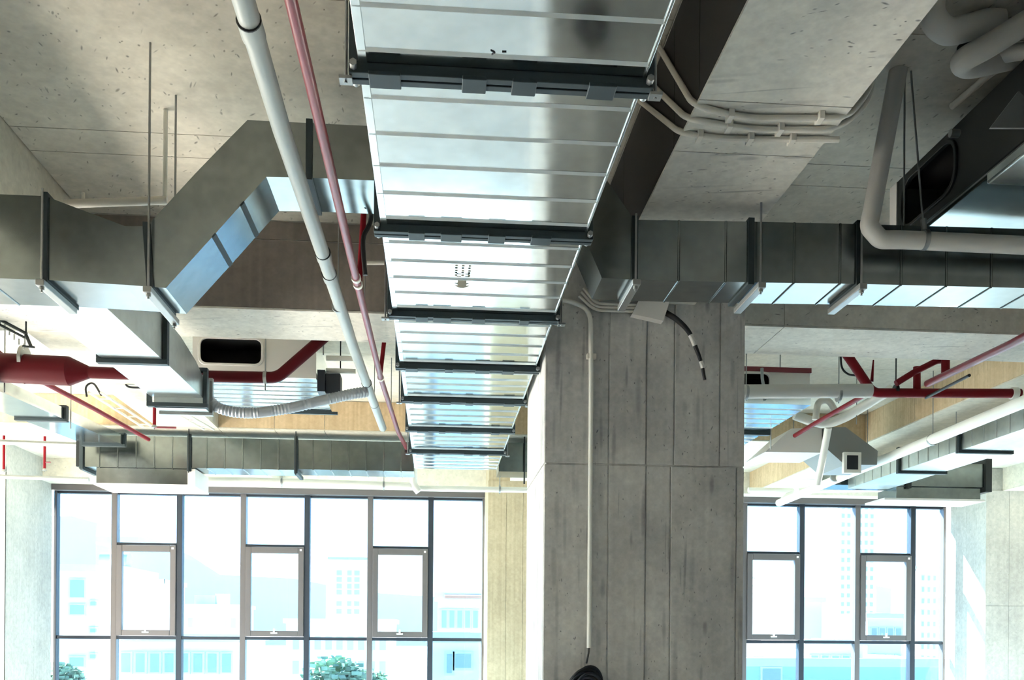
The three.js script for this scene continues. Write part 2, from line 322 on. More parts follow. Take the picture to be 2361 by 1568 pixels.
cut.slice(0, -1).forEach((a, i) => {
  const b = cut[i + 1], ZK = i < 9 ? ZL : ZR, g = [EZ([a[0], b[0], b[1], a[1]], ZK, ZF)];
  if (i === 0 || i >= 11) for (let x = a[0][0] + 0.22; x < b[0][0] - 0.08; x += 0.235) { const t = (x - a[0][0]) / (b[0][0] - a[0][0]), y0 = a[0][1] + (b[0][1] - a[0][1]) * t, y1 = a[1][1] + (b[1][1] - a[1][1]) * t; g.push(new THREE.CylinderGeometry(0.006, 0.006, y1 - y0, 6).translate(x, (y0 + y1) / 2, ZF), new THREE.CylinderGeometry(0.006, 0.006, ZF - ZK, 6).rotateX(Math.PI / 2).translate(x, y0, (ZF + ZK) / 2)); }
  part(od, 'duct_section', g, M.galvShaded);
});
for (const i of [1, 3, 8, 11, 12, 13]) {
  const [p, q] = cut[i], ZK = i < 9 ? ZL : ZR, dx = q[0] - p[0], L = Math.hypot(dx, q[1] - p[1]), tx = (q[1] - p[1]) / L * 0.015, ty = -dx / L * 0.015;
  const bar = (h0, h1) => [[p[0] - tx, p[1] - ty], [p[0] + tx, p[1] + ty], [q[0] + tx, q[1] + ty], [q[0] - tx, q[1] - ty]];
  part(od, 'flange', [EZ(bar(), ZF - 0.001, ZF + 0.014), EZ([[p[0] - tx, p[1] - 0.014], [p[0] + tx, p[1] - 0.014], [p[0] + tx, p[1] + 0.002], [p[0] - tx, p[1] + 0.002]], ZK - 0.014, ZF + 0.014), EZ([[q[0] - tx, q[1] - 0.002], [q[0] + tx, q[1] - 0.002], [q[0] + tx, q[1] + 0.014], [q[0] - tx, q[1] + 0.014]], ZK - 0.014, ZF + 0.014)], M.flange);
}
for (const [i, u] of [[5, 0.1], [6, 0.1]]) { const [p] = cut[i]; part(od, 'cross_seam', EZ([[p[0] - 0.006, p[1] - 0.014], [p[0] + 0.01, p[1] + 0.006], [p[0] + 0.004, p[1] + 0.012], [p[0] - 0.012, p[1] - 0.008]], ZL, ZF), M.flange); }
// its hangers
function hanger(x, y, label, top, front) {
  const ZK = x < 0 ? ZL : ZR, h = thing('duct_hanger', label, 'hanger', [x, y, -4.78], 'trapeze hangers carrying the cross duct');
  part(h, 'channel', [B(x - 0.02, x + 0.02, y - 0.045, y - 0.016, front ? (x < 0 ? ZK + 0.02 : ZK - 0.03) : ZK - 0.06, ZF + 0.06, 0.004)], M.steel);
  for (const z of front ? [ZF + 0.035] : [ZF + 0.035, ZK - 0.035]) { part(h, 'hanger_rod', T([[x, y - 0.07, z], [x, top, z]], 0.0055, 0, 8), M.steel); part(h, 'nut', new THREE.CylinderGeometry(0.012, 0.012, 0.014, 6).translate(x, y - 0.052, z), M.steel); }
}
hanger(-1.83, 3.11, 'trapeze hanger with threaded rods under the tall left end of the cross duct', 3.52, true);
hanger(-1.35, 3.095, 'trapeze hanger with long rods under the low neck left of the duct step', 4.22);
hanger(0.95, 3.212, 'trapeze hanger under the cross duct just above the concrete column face', 3.52, true);
hanger(1.57, 3.22, 'trapeze hanger under the cross duct above the right edge of the column', 3.6, true);
hanger(2.08, 3.232, 'trapeze hanger under the cross duct beside the bend of the grey pipe', 3.55, true);

// branch duct to the back left with its flexible hose
const br = thing('branch_duct', 'narrow galvanised branch duct leaving the left end of the cross duct', 'air duct', [-1.9, 3.15, -6]);
part(br, 'duct_section', EX([[-4.98, 3.14], [-6.1, 3.16], [-6.1, 3.44], [-4.98, 3.44]], -2.08, -1.71), M.galvLight);
part(br, 'duct_section', EX([[-6.1, 3.16], [-7.12, 3.17], [-7.12, 3.32], [-6.9, 3.38], [-6.5, 3.43], [-6.1, 3.44]], -2.08, -1.71), M.galvLight);
part(br, 'duct_section', EX([[-7.12, 3.1], [-7.3, 3.1], [-7.3, 3.34], [-7.12, 3.34]], -2.06, -1.7), M.galvLight);
for (const [z, y0, y1] of [[-6.1, 3.16, 3.44], [-7.13, 3.13, 3.36]]) part(br, 'flange', frameRing(-2.08, -1.71, y0, y1, z, 0.03, 0.025), M.flange);
part(br, 'end_frame', frameRing(-2.05, -1.7, 3.1, 3.34, -7.3, 0.02, 0.02), M.steel);
const hosePts = [[-1.728, 3.227, -7.32], [-1.657, 3.154, -7.32], [-1.465, 3.114, -7.32], [-1.181, 3.154, -7.35], [-.865, 3.251, -7.42], [-.658, 3.323, -7.5], [-.562, 3.352, -7.55]];
const hc = new THREE.CatmullRomCurve3(hosePts.map(V)).getPoints(150).map((p) => p.toArray());
one('flexible_hose', 'silver ribbed flexible hose sagging from the end of the branch duct', 'hose', T(hc, (t) => 0.04 + 0.003 * Math.sin(t * 150 * 2.1), 0, 14), M.hose, [-1.1, 3.02, -7.4]);

// ---------------------------------------------------------------- plenum boxes with a rounded hole
function roundRect(s, x0, x1, y0, y1, r) {
  s.moveTo(x0 + r, y0); s.lineTo(x1 - r, y0); s.quadraticCurveTo(x1, y0, x1, y0 + r); s.lineTo(x1, y1 - r); s.quadraticCurveTo(x1, y1, x1 - r, y1); s.lineTo(x0 + r, y1); s.quadraticCurveTo(x0, y1, x0, y1 - r); s.lineTo(x0, y0 + r); s.quadraticCurveTo(x0, y0, x0 + r, y0); return s;
}
// local axes: the holed face looks along +z at z = 0, its lower left corner at (0, 0)
function plenum(name, label, pos, turn, w, h, d, [a, b, c, e, r], mat, plateMat, beads) {
  const o = thing(name, label, 'fan coil', pos); o.base = [0, 0, 0]; o.rotation.y = turn;
  const plate = new THREE.Shape([[0, 0], [w, 0], [w, h], [0, h]].map((p) => new THREE.Vector2(...p))); plate.holes.push(roundRect(new THREE.Path(), a, b, c, e, r));
  const lip = roundRect(new THREE.Shape(), a - 0.014, b + 0.014, c - 0.012, e + 0.012, r + 0.01); lip.holes.push(roundRect(new THREE.Path(), a, b, c, e, r));
  part(o, 'face_plate', new THREE.ExtrudeGeometry(plate, { depth: 0.012, bevelEnabled: false, curveSegments: 8 }).translate(0, 0, -0.012), plateMat);
  part(o, 'hole_lip', new THREE.ExtrudeGeometry(lip, { depth: 0.012, bevelEnabled: true, bevelSize: 0.003, bevelThickness: 0.003, bevelSegments: 1, curveSegments: 8 }), plateMat);
  const g = [B(0, w, 0, 0.01, -d, -0.012), B(0, w, h - 0.01, h, -d, -0.012), B(0, 0.01, 0.01, h - 0.01, -d, -0.012), B(w - 0.01, w, 0.01, h - 0.01, -d, -0.012), B(0, w, 0, h, -d - 0.01, -d)];
  for (let k = 1; k < beads; k++) g.push(new THREE.CylinderGeometry(0.007, 0.007, w, 6).rotateZ(Math.PI / 2).translate(w / 2, 0, -d * k / beads));
  part(o, 'casing', g, mat);
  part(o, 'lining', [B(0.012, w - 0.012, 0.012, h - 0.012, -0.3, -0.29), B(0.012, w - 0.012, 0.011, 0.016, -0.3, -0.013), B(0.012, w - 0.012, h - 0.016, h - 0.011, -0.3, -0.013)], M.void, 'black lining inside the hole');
  return o;
}
const fc1 = plenum('fan_coil_plenum', 'galvanised plenum with a black rounded hole behind the cross beam on the left', [-1.91, 3.46, -7.6], 0, 0.95, 0.3, 1.17, [0.06, 0.53, 0.095, 0.29, 0.06], M.galv, M.sheet, 8);
part(fc1, 'spigot', [B(0.96, 1.02, -0.1, 0.07, -0.18, 0), B(1.02, 1.14, -0.115, 0.05, -0.16, -0.01, 0.01)], M.blueBlack, 'dark square spigot');
part(fc1, 'bottom_flange', B(-0.02, 1.0, -0.025, 0, -1.18, -1.15), M.flange);
for (const x of [0.7, 1.0]) part(fc1, 'hanger_rod', rod(x, -0.05, 0.2, 0.49, 0.006), M.steel);
const fc2 = plenum('fan_coil_plenum', 'dark fan coil casing with a black rounded hole near the top right corner', [2.55, 3.662, -5.2], -Math.PI / 2, 1.7, 0.355, 0.95, [0.117, 0.66, 0.053, 0.303, 0.117], M.greyPaint, M.darkSteel, 0);
part(fc2, 'drain_tray', [B(0.18, 1.12, -0.022, 0, -0.95, -0.02, 0.004)], M.galvShaded, 'bright metal drain tray under the casing');
part(fc2, 'shadow_strip', [B(0.02, 0.17, -0.04, 0, -0.95, -0.02, 0.004)], M.darkSteel);  // dark strip laid in for the shadow gap beside the tray
part(fc2, 'end_bracket', [B(-0.03, 0.05, -0.03, 0.355, -0.04, 0.006, 0.004)], M.sheet, 'brownish end bracket');
part(fc2, 'side_plate', [EX([[0.187, 0.015], [0.010, 0.023], [0.011, 0.136], [0.060, 0.181]], 1.25, 1.262)], M.greyPaint, 'grey gusset plate');
part(fc2, 'foil_wrap', [B(0.95, 1.3, -0.08, -0.024, -0.3, 0.02, 0.012)], M.foil, 'crumpled foil wrap');
part(fc2, 'bolt', [new THREE.CylinderGeometry(0.02, 0.02, 0.05, 12).rotateX(Math.PI / 2).translate(0.68, 0.3, 0.02)], M.steel);
for (const x of [0.1, 1.2]) part(fc2, 'hanger_rod', rod(x, -0.5, 0.33, 0.558, 0.006), M.steel);
const fc3 = plenum('fan_coil_plenum', 'small plenum with a dark hole between the column and the red pipe elbow', [2.3, 3.465, -7.62], 0, 0.74, 0.19, 0.85, [0.16, 0.4, 0.025, 0.14, 0.05], M.galvShaded, M.sheet, 0);
part(fc3, 'red_reflection', B(-0.01, 0.75, 0.155, 0.195, -0.02, 0.012), M.redDull, 'dull red strip for a painted reflection');  // red-brown reflection on the face, put in as a coloured strip
part(fc3, 'drain_hose', T([[0.33, 0.18, 0.02], [0.33, 0.08, 0.03], [0.36, -0.02, 0.03], [0.37, -0.07, 0.02]], 0.013, 0.03), M.pvcGrey);
part(fc3, 'hanger_rod', rod(0.6, -0.3, 0.15, 0.485, 0.006), M.steel);

// ---------------------------------------------------------------- long pipes beside the main duct
const gp = thing('drain_pipe', 'thick light grey drain pipe left of the main duct', 'pipe', [-0.62, 3.46, -6]);
part(gp, 'pipe_run', T([[-0.6, 3.52, -1.2], [-0.63, 3.505, -3.1], [-0.635, 3.5, -3.9], [-0.62, 3.5, -5.25], [-0.605, 3.5, -6.86], [-0.55, 3.5, -9.6]], 0.037, 0, 20), M.pvcGrey);
for (const z of [-3.25, -5.2, -5.5, -7.9]) { const x = z < -6 ? -0.585 : z < -4 ? -0.62 : -0.632; part(gp, 'coupling', ring([x, 3.502, z], [0, 0, 1], 0.037, 0.09, 0.004), M.pvcGrey); part(gp, 'joint_line', ring([x, 3.502, z + 0.047], [0, 0, 1], 0.038, 0.006, 0.004), M.darkSteel); }
for (const z of [-6.0, -8.6]) part(gp, 'pipe_hanger', [ring([z < -8 ? -0.57 : -0.625, 3.5, z], [0, 0, 1], 0.037, 0.02, 0.003), rod(z < -8 ? -0.57 : -0.625, z, 3.53, z < -6.5 ? 3.95 : 4.22, 0.004)], M.steel);
const rp = thing('sprinkler_pipe', 'slim red sprinkler pipe between the grey drain pipe and the main duct', 'pipe', [-0.46, 3.46, -6]);
part(rp, 'pipe_run', T([[-0.48, 3.5, -1.2], [-0.475, 3.49, -3.06], [-0.47, 3.48, -5.19], [-0.455, 3.48, -7.6], [-0.4, 3.47, -9.6], [-0.34, 3.46, -10.42]], 0.0215, 0, 16), M.redDull);
for (const [x, z] of [[-0.468, -5.45], [-0.467, -5.55], [-0.455, -7.6]]) part(rp, 'pipe_clamp', ring([x, 3.48, z], [0, 0, 1], 0.0215, 0.03, 0.006), M.pvcWhite, 'white clamp');
for (const [x, z, t] of [[-0.467, -5.62, 4.1], [-0.452, -7.5, 3.86]]) { const d = part(rp, 'riser', T([[x, 3.48, z], [x + 0.03, t - 0.1, z], [x + 0.03, t, z]], 0.017, 0.03), M.red, 'dark red riser to a sprinkler head'); part(d, 'sprinkler_head', [new THREE.CylinderGeometry(0.024, 0.012, 0.03, 10).translate(x + 0.03, t + 0.01, z), rod(x + 0.03, z, t, t + 0.06, 0.006)], M.steel); }
for (const z of [-6.1, -8.7]) part(rp, 'pipe_hanger', rod(z < -8 ? -0.425 : -0.47, z, 3.48, z < -6.5 ? 3.95 : 4.22, 0.004), M.steel);
one('black_cable', 'black cable hanging in a loop from the raised duct beside the main duct', 'cable', T([[-0.38, 3.65, -4.9], [-.35, 3.66, -5], [-.364, 3.6, -5.02], [-.398, 3.534, -5], [-.393, 3.433, -5], [-.383, 3.332, -5]], 0.012, 0.06), M.black, [-0.35, 3.3, -5.02]);
one('conduit_stub', 'short white conduit stub poking out left of the main duct', 'conduit', T([[-.42, 3.625, -5.6], [-.32, 3.629, -5.6]], 0.012), M.conduit, [-0.38, 3.6, -5.6]);
one('ceiling_conduit', 'pale conduit fixed across the ceiling slab at the upper left', 'conduit', [T([[-1.15, 4.2, -4.06], [-0.2, 4.2, -4.1], [0.9, 4.2, -4.12]], 0.018), ...[-0.9, -0.3, 0.5].map((x) => B(x - 0.01, x + 0.01, 4.175, 4.22, -4.13, -4.06))], M.conduit, [0, 4.2, -4.1]);
const hb = thing('hanging_conduit', 'white conduit rail hanging behind the tall left end of the cross duct', 'conduit', [-1.664, 3.72, -5.15]);
part(hb, 'rail', T([[-1.95, 3.703, -5.15], [-1.429, 3.744, -5.15]], 0.022), M.conduit);
part(hb, 'drop', T([[-1.442, 3.734, -5.15], [-1.442, 4.22, -5.15]], 0.012), M.pvcWhite);
part(hb, 'drop', T([[-1.858, 3.716, -5.15], [-1.858, 3.766, -5.15]], 0.009), M.conduit);

// ---------------------------------------------------------------- three conduits on the beam
function beamConduit(pts, label, clips) {
  const c = thing('beam_conduit', label, 'conduit', pts[2].slice(), 'white conduits bent around the beam');
  part(c, 'conduit_run', T(pts, 0.013, 0.1), M.conduit);
  for (const p of clips) part(c, 'saddle_clip', [B(p[0] - 0.012, p[0] + 0.012, p[1] - 0.016, 3.622, p[2] - 0.03, p[2] + 0.03, 0.003)], M.conduit);
}
beamConduit([[1.012, 4.2, -4.36], [1.012, 3.607, -3.76], [1.25, 3.605, -3.83], [1.66, 3.605, -3.79], [1.82, 3.804, -3.95], [2.0, 4.2, -4.1]], 'nearest of three white conduits bent around the concrete beam', [[1.18, 3.605, -3.82], [1.55, 3.605, -3.8]]);
beamConduit([[1.012, 4.2, -4.62], [1.012, 3.607, -3.86], [1.3, 3.605, -3.915], [1.66, 3.605, -3.88], [1.834, 3.775, -3.98], [2.0, 4.2, -4.2]], 'middle one of three white conduits bent around the concrete beam', [[1.2, 3.605, -3.9], [1.42, 3.605, -3.905]]);
beamConduit([[1.012, 4.2, -4.8], [1.012, 3.607, -3.97], [1.2, 3.605, -4.0], [1.7, 3.605, -3.96]], 'straightest and farthest of three white conduits under the concrete beam', [[1.1, 3.605, -3.99], [1.32, 3.605, -3.99], [1.5, 3.605, -3.98]]);

// ---------------------------------------------------------------- grey insulated pipe and pipes at the upper right
const ip = thing('insulated_pipe', 'fat grey insulated pipe dropping from the ceiling and bending right before the cross duct', 'pipe', [2.1, 3.33, -4.46]);
part(ip, 'pipe_run', T([[2.219, 4.278, -4.46], [2.085, 3.548, -4.46], [2.066, 3.459, -4.46], [2.125, 3.397, -4.46], [2.234, 3.401, -4.46], [2.853, 3.398, -4.46], [3.616, 3.398, -4.46]], 0.043, 0.02, 20), M.insulation);
part(ip, 'pipe_clamp', [ring([2.345, 3.405, -4.46], [1, 0, 0], 0.043, 0.022, 0.006), T([[2.345, 3.454, -4.46], [2.34, 3.506, -4.46]], 0.014, 0, 6)], M.steel);
part(ip, 'hanger_rod', [T([[2.341, 3.464, -4.46], [2.267, 4.27, -4.46]], 0.005, 0, 8)], M.steel);
one('threaded_rod', 'thin threaded rod beside the fat grey pipe ending above the cross duct', 'rod', T([[2.262, 3.488, -4.5], [2.261, 4.273, -4.5]], 0.005, 0, 8), M.steel, [2.261, 3.955, -4.5]);
function loop(name, label, pts, r, mat, base) { return one(name, label, 'pipe', T(new THREE.CatmullRomCurve3(pts.map(V)).getPoints(40).map((p) => p.toArray()), r, 0, 20), mat, base); }
loop('coolant_pipe', 'thick insulated pipe with a rounded bend in the upper right corner', [[2.601, 4.179, -3.9], [2.487, 4.108, -3.9], [2.343, 4.019, -3.92], [2.248, 3.97, -3.95], [2.313, 3.995, -4.03], [2.483, 4.074, -4.12], [2.761, 4.187, -4.2]], 0.05, M.insulation, [2.35, 3.85, -4]);
loop('coolant_pipe', 'fat shaded insulated pipe bulging below the dark bracket at top right', [[2.106, 4.235, -3.95], [2.107, 4.149, -3.95], [2.176, 4.106, -3.97], [2.311, 4.148, -4], [2.447, 4.213, -4.03]], 0.055, M.insulation, [2.3, 4, -4.2]);
loop('coolant_pipe', 'smaller insulated pipe at the right edge under the thick one', [[2.491, 4.092, -4.1], [2.584, 4.087, -4.05], [2.71, 4.075, -4]], 0.036, M.insulation, [2.5, 3.9, -4.05]);
loop('white_conduit', 'bent white conduit crossing above the dark fan coil casing', [[2.616, 4.2, -4.703], [2.634, 4.2, -4.536], [2.659, 4.2, -4.375], [2.742, 4.2, -4.298], [2.876, 4.2, -4.245]], 0.017, M.conduit, [2.638, 4.2, -4.524]);
const sb = thing('strut_bracket', 'dark steel strut bracket against the ceiling at top right', 'bracket', [2.415, 4.373, -4.2]);
part(sb, 'strut', [B(2.199, 2.459, 4.17, 4.21, -4.14, -4.1, 0.004)], M.steel);
part(sb, 'bracket_box', [B(2.34, 2.497, 4.12, 4.17, -4.18, -4.06, 0.01)], M.darkSteel);
for (const x of [2.274, 2.499]) part(sb, 'hanger_rod', rod(x, -4.12, 4.14, 4.22), M.steel);

// ---------------------------------------------------------------- on the column
const cz = 6.075;
const cc = thing('column_conduit', 'white conduit running down the face of the concrete column', 'conduit', [0.981, 2.482, -6.075]);
part(cc, 'conduit_run', T([[0.714, 3.616, -6.075], [0.84, 3.612, -6.075], [0.972, 3.553, -6.075], [0.979, 3.04, -6.075], [0.978, 1.384, -6.075]], 0.015, 0.09), M.pvcWhite);
part(cc, 'saddle_clip', B(0.949, 1.011, 3.242, 3.276, -6.1, -6.065, 0.004), M.conduit);
part(cc, 'cable_tip', T([[0.978, 1.389, -6.075], [0.974, 1.348, -6.07], [0.959, 1.284, -6.06]], 0.006), M.black, 'black cable end');
const cl = thing('cable_coil', 'coil of black cable hung on the column below the conduit', 'cable', [0.956, 1.119, -6.03]);
{ const p = [0.956, 1.113, -6.03]; for (let k = 0; k < 22; k++) { const g = new THREE.TorusGeometry(0.025 + 0.09 * Math.sqrt((k + 0.5) / 22), 0.009, 8, 36).scale(rr(0.85, 1.1), rr(1.05, 1.35), 1).rotateX(rr(-0.2, 0.2)).rotateZ(rr(-0.3, 0.3)).translate(p[0] + rr(-0.012, 0.012), p[1] + rr(-0.015, 0.015), p[2] + rr(-0.02, 0.03)); part(cl, 'cable_turn', g, k % 3 ? M.blueBlack : M.black); } }
const groupC = 'conduits bundled at the top of the column';
for (const [k, l] of [[0, 'top conduit of the bundle running into the white sleeve on the column'], [1, 'middle conduit of the bundle running into the white sleeve on the column'], [2, 'lowest conduit of the bundle running into the white sleeve, bent at its left end']])
  one('bundle_conduit', l, 'conduit', T([[0.895, 3.704, -6.07].map((v, i) => v + (i === 1 ? -0.026 * k - 0.01 : i === 0 ? 0.014 * (2 - k) : 0)), [0.999, 3.596, -6.07].map((v, i) => v - (i === 1 ? 0.022 * k : 0)), [1.276, 3.598, -6.07].map((v, i) => v - (i === 1 ? 0.021 * k : 0))], 0.0095, 0.05), M.conduit, [1.135, 3.593, -6.07].map((v, i) => v - (i === 1 ? 0.02 * k : 0)), groupC);
one('cable_sleeve', 'flat white sleeve around the cables at the top of the column', 'sleeve', EZ([[1.283, 3.627], [1.233, 3.525], [1.437, 3.487], [1.479, 3.623]], -6.098, -6.03), M.sheet, [1.357, 3.56, -6.05]);
const bc = thing('drooping_cable', 'thick black cable with a pale band drooping from the white sleeve', 'cable', [1.586, 3.386, -6.05]);
{ const c = new THREE.CatmullRomCurve3([[1.445, 3.558, -6.06], [1.533, 3.502, -6.05], [1.605, 3.425, -6.04], [1.657, 3.315, -6.04], [1.695, 3.221, -6.05], [1.719, 3.124, -6.06]].map(V));
  part(bc, 'cable_run', T(c.getPoints(30).map((p) => p.toArray()), (t) => 0.019 - 0.009 * t, 0), M.black);
  part(bc, 'tape_band', T([0.44, 0.48, 0.52, 0.56].map((t) => c.getPoint(t).toArray()), 0.0165), M.sheet, 'pale tape band');
  part(bc, 'tape_band', T([0.76, 0.8, 0.85].map((t) => c.getPoint(t).toArray()), 0.0135), M.sheet, 'pale tape band'); }

// ---------------------------------------------------------------- red pipes behind the cross beam
const rl = thing('fire_main', 'fat dark red fire main that narrows, behind the branch duct on the left', 'pipe', [-2.5, 3.4, -7.38]);
part(rl, 'wide_run', T([[-5.6, 3.475, -7.38], [-2.753, 3.406, -7.38]], 0.108, 0, 24), M.redShaded);
part(rl, 'reducer', T([[-2.753, 3.406, -7.38], [-2.609, 3.401, -7.38]], (t) => 0.108 - 0.062 * t, 0, 24), M.redShaded);
part(rl, 'narrow_run', T([[-2.609, 3.401, -7.38], [-1.737, 3.396, -7.38], [-1.22, 3.401, -7.38], [-.913, 3.684, -7.38], [-.832, 3.76, -7.38]], 0.044, 0.06, 18), M.redShaded);
for (const x of [-3.076, -1.312]) part(rl, 'pipe_hanger', [rod(x, -7.38, 3.3, 3.95, 0.006), ring([x, x < -2 ? 3.475 : 3.4, -7.38], [1, 0, 0], x < -2 ? 0.108 : 0.044, 0.025, 0.004)], M.steel);
one('branch_line', 'thin bright red pipe running from the fat fire main towards the windows', 'pipe', T([[-3.02, 3.36, -7.4], [-2.98, 3.39, -8.6], [-2.93, 3.4, -9.95]], 0.02), M.red, [-2.98, 3.4, -8.8]);
one('feeder_pipe', 'short pale red pipe at the far left edge crossing the fat fire main', 'pipe', T([[-3.404, 3.64, -7.3], [-3.207, 3.475, -7.55]], 0.022), M.redDull, [-3.263, 3.53, -7.4]);
const rq = thing('fire_main', 'dark red fire pipe with a slanting end, right of the column', 'pipe', [4, 3.5, -7.6]);
part(rq, 'pipe_run', T([[3.279, 3.856, -7.6], [3.356, 3.762, -7.6], [3.565, 3.469, -7.6], [4.837, 3.499, -7.6]], 0.038, 0.06, 18), M.red);
part(rq, 'riser', T([[3.943, 3.479, -7.6], [3.942, 3.694, -7.6]], 0.03), M.red);
part(rq, 'slanting_branch', T([[3.74, 3.539, -7.55], [3.894, 3.636, -7.55], [4.086, 3.734, -7.55], [4.171, 3.744, -7.55]], 0.026, 0.02), M.red);
part(rq, 'tee', T([[4.132, 3.757, -7.5], [4.133, 3.623, -7.5]], 0.034), M.red);
part(rq, 'thin_branch', T([[3.557, 3.561, -7.6], [3.57, 3.74, -7.6]], (t) => 0.014 - 0.008 * t), M.red);
for (const x of [3.763]) part(rq, 'pipe_hanger', [rod(x, -7.6, 3.46, 3.95, 0.006), ring([x, 3.5, -7.6], [1, 0, 0], 0.038, 0.025, 0.004)], M.darkSteel);
part(rq, 'end_clamp', ring([4.784, 3.498, -7.6], [1, 0, 0], 0.038, 0.05, 0.012), M.pvcWhite);
const rv = thing('cross_feed_pipe', 'pale underlit red pipe slanting up to the right edge from the fire pipe tee', 'pipe', [3.96, 3.47, -6.6]);
part(rv, 'pipe_run', T([[3.98, 3.53, -7.5], [3.95, 3.5, -6.3], [3.9, 3.5, -5.4]], 0.03), M.redDull);
part(rv, 'side_cable', T([[4.02, 3.44, -7.6], [3.99, 3.44, -6.9]], 0.012), M.black);
one('branch_line', 'thin red pipe slanting down left from the end of the right fire pipe', 'pipe', T([[3.55, 3.48, -7.62], [3.54, 3.46, -8.8], [3.56, 3.46, -9.3]], 0.021), M.red, [3.54, 3.46, -8.6]);
// sprinkler drops with their heads
function drop(px, y0, y1, z, label, stub) {
  const o = thing('sprinkler_drop', label, 'sprinkler', [px, y0, z], 'red sprinkler drops under the far ceiling');
  part(o, 'drop_pipe', T([[px, 3.95, z], [px, y0 + 0.04, z]], 0.016), M.red);
  part(o, 'sprinkler_head', [new THREE.CylinderGeometry(0.014, 0.03, 0.03, 10).translate(px, y0 + 0.03, z), rod(px, z, y0, y0 + 0.04, 0.006)], M.steel);
  if (stub) part(o, 'side_stub', T([[px, y1, z], [px + stub, y1, z]], 0.01), M.redDull);
}
drop(-4.839, 3.4, 3.518, -12.2, 'red sprinkler drop with a side stub above the left end of the windows', 0.07);
drop(-2.656, 3.353, 3.373, -9.2, 'dark red sprinkler drop with a long arm right of the thin red pipe', 0.2);
drop(-5.324, 3.38, 3.487, -12.2, 'red sprinkler drop at the far left edge over the pale column', 0);

// ---------------------------------------------------------------- ducts and pipes by the windows
const wd = thing('window_duct', 'beaded grey duct across the window side with a deeper box at its left end', 'air duct', [-2, 3.2, -10.7]);
{ const z0 = -10.92, z1 = -10.5, seams = [-3.78, -2.66, -1.53, -0.26];
  for (let i = 0; i < 3; i++) { const a = seams[i], b = seams[i + 1], g = [B(a, b, 3.2 + i * 0.01, 3.54, z0, z1)]; for (let x = a + 0.18; x < b - 0.08; x += 0.19) g.push(new THREE.CylinderGeometry(0.007, 0.007, 0.33, 6).translate(x, 3.375, z1), new THREE.CylinderGeometry(0.007, 0.007, 0.42, 6).rotateX(Math.PI / 2).translate(x, 3.2 + i * 0.01, -10.71)); part(wd, 'duct_section', g, M.galvShaded); }
  for (const x of seams.slice(0, 3)) part(wd, 'flange', [B(x - 0.02, x + 0.02, 3.17, 3.57, z1 - 0.005, z1 + 0.03, 0.004), B(x - 0.02, x + 0.02, 3.165, 3.2, z0, z1, 0.004)], M.flange);
  const bx = part(wd, 'outlet_box', B(-3.64, -2.68, 3.03, 3.2, -11.1, -10.52, 0.004), M.galvShaded, 'deeper outlet box');
  part(bx, 'box_rim', [B(-3.66, -2.6, 3.01, 3.03, -11.12, -10.5), B(-2.68, -2.6, 3.03, 3.2, -11.1, -10.5)], M.sheet);
  part(wd, 'end_cap', B(-3.84, -3.8, 3.2, 3.56, z0, z1 + 0.01), M.darkSteel);
  for (const x of [-2.66, -1.53]) part(wd, 'hanger_rod', rod(x, -10.46, 3.15, 3.66, 0.006), M.darkSteel); }
const we = thing('window_duct', 'short grey duct stub between the main duct end and the column', 'air duct', [1, 3.22, -10.7]);
part(we, 'duct_section', [B(0.67, 1.6, 3.24, 3.56, -10.92, -10.5)], M.galvShaded);
part(we, 'hanger_rod', rod(0.95, -10.46, 3.1, 3.64, 0.009), M.darkSteel);
const wp = thing('window_pipe', 'white pipe running level above the left window and dropping behind the main duct end', 'pipe', [-1, 3.15, -11.4]);
part(wp, 'pipe_run', T([[-2.863, 3.219, -11.4], [-1.574, 3.214, -11.4], [-.314, 3.192, -11.4]], 0.042), M.pvcWhite);
part(wp, 'drop', T([[-.283, 3.592, -11.3], [-.288, 3.208, -11.4], [-.221, 3.127, -11.4]], 0.046, 0.05), M.pvcWhite);
part(wp, 'tail', T([[-.254, 3.182, -11.5], [1.089, 3.187, -11.5], [1.528, 3.184, -11.5]], 0.034), M.pvcWhite);
for (const p of [[-1.826, 3.209, -11.4], [-.636, 3.196, -11.4], [0.747, 3.191, -11.5]]) part(wp, 'pipe_hanger', [ring(p, [1, 0, 0], 0.042, 0.02, 0.006), rod(p[0], p[2], p[1] - 0.06, 3.95, 0.005)], M.steel);
one('shadow_bar', 'grey bar drawn for a shadow line above the left window column', 'pipe', T([[-8, 3.64, -11.3], [-4.975, 3.591, -11.3], [-4.094, 3.577, -11.3]], 0.03), M.steel, [-5, 3.7, -11.3]);  // bar added to draw a dark shadow line
one('shadow_bar', 'dark bar drawn for a shadow line over the head of the left window column', 'pipe', [T([[-8, 3.55, -12.9], [-5.676, 3.436, -12.9], [-4.555, 3.419, -12.9]], 0.028)], M.greyPaint, [-5.5, 3.5, -12.9]);  // second added bar, drawn for the lower shadow line
const ld = thing('left_duct', 'slim pale duct running towards the windows at the far left', 'air duct', [-3.5, 3.25, -8.7]);
for (const [z0, z1, b0, b1] of [[-6.0, -7.1, 3.2, 3.24], [-7.1, -8.7, 3.24, 3.32], [-8.7, -10.3, 3.32, 3.4]]) part(ld, 'duct_section', EX([[z0, b0], [z1, b1], [z1, b1 + 0.1], [z0, b0 + 0.1]], -3.68, -3.28), M.galv);
for (const [z, y] of [[-7.1, 3.24], [-8.7, 3.32], [-10.28, 3.4]]) part(ld, 'flange', frameRing(-3.68, -3.28, y, y + 0.1, z, 0.022, 0.03), M.flange);
for (const z of [-7.45, -8.75]) part(ld, 'hanger_rod', rod(-3.25, z, 3.25, 3.95, 0.006), M.steel);
const ch = thing('cable_chain', 'dark steel cable ladder with a bracket at the far left under the beam', 'bracket', [-2.927, 3.592, -6.9]);
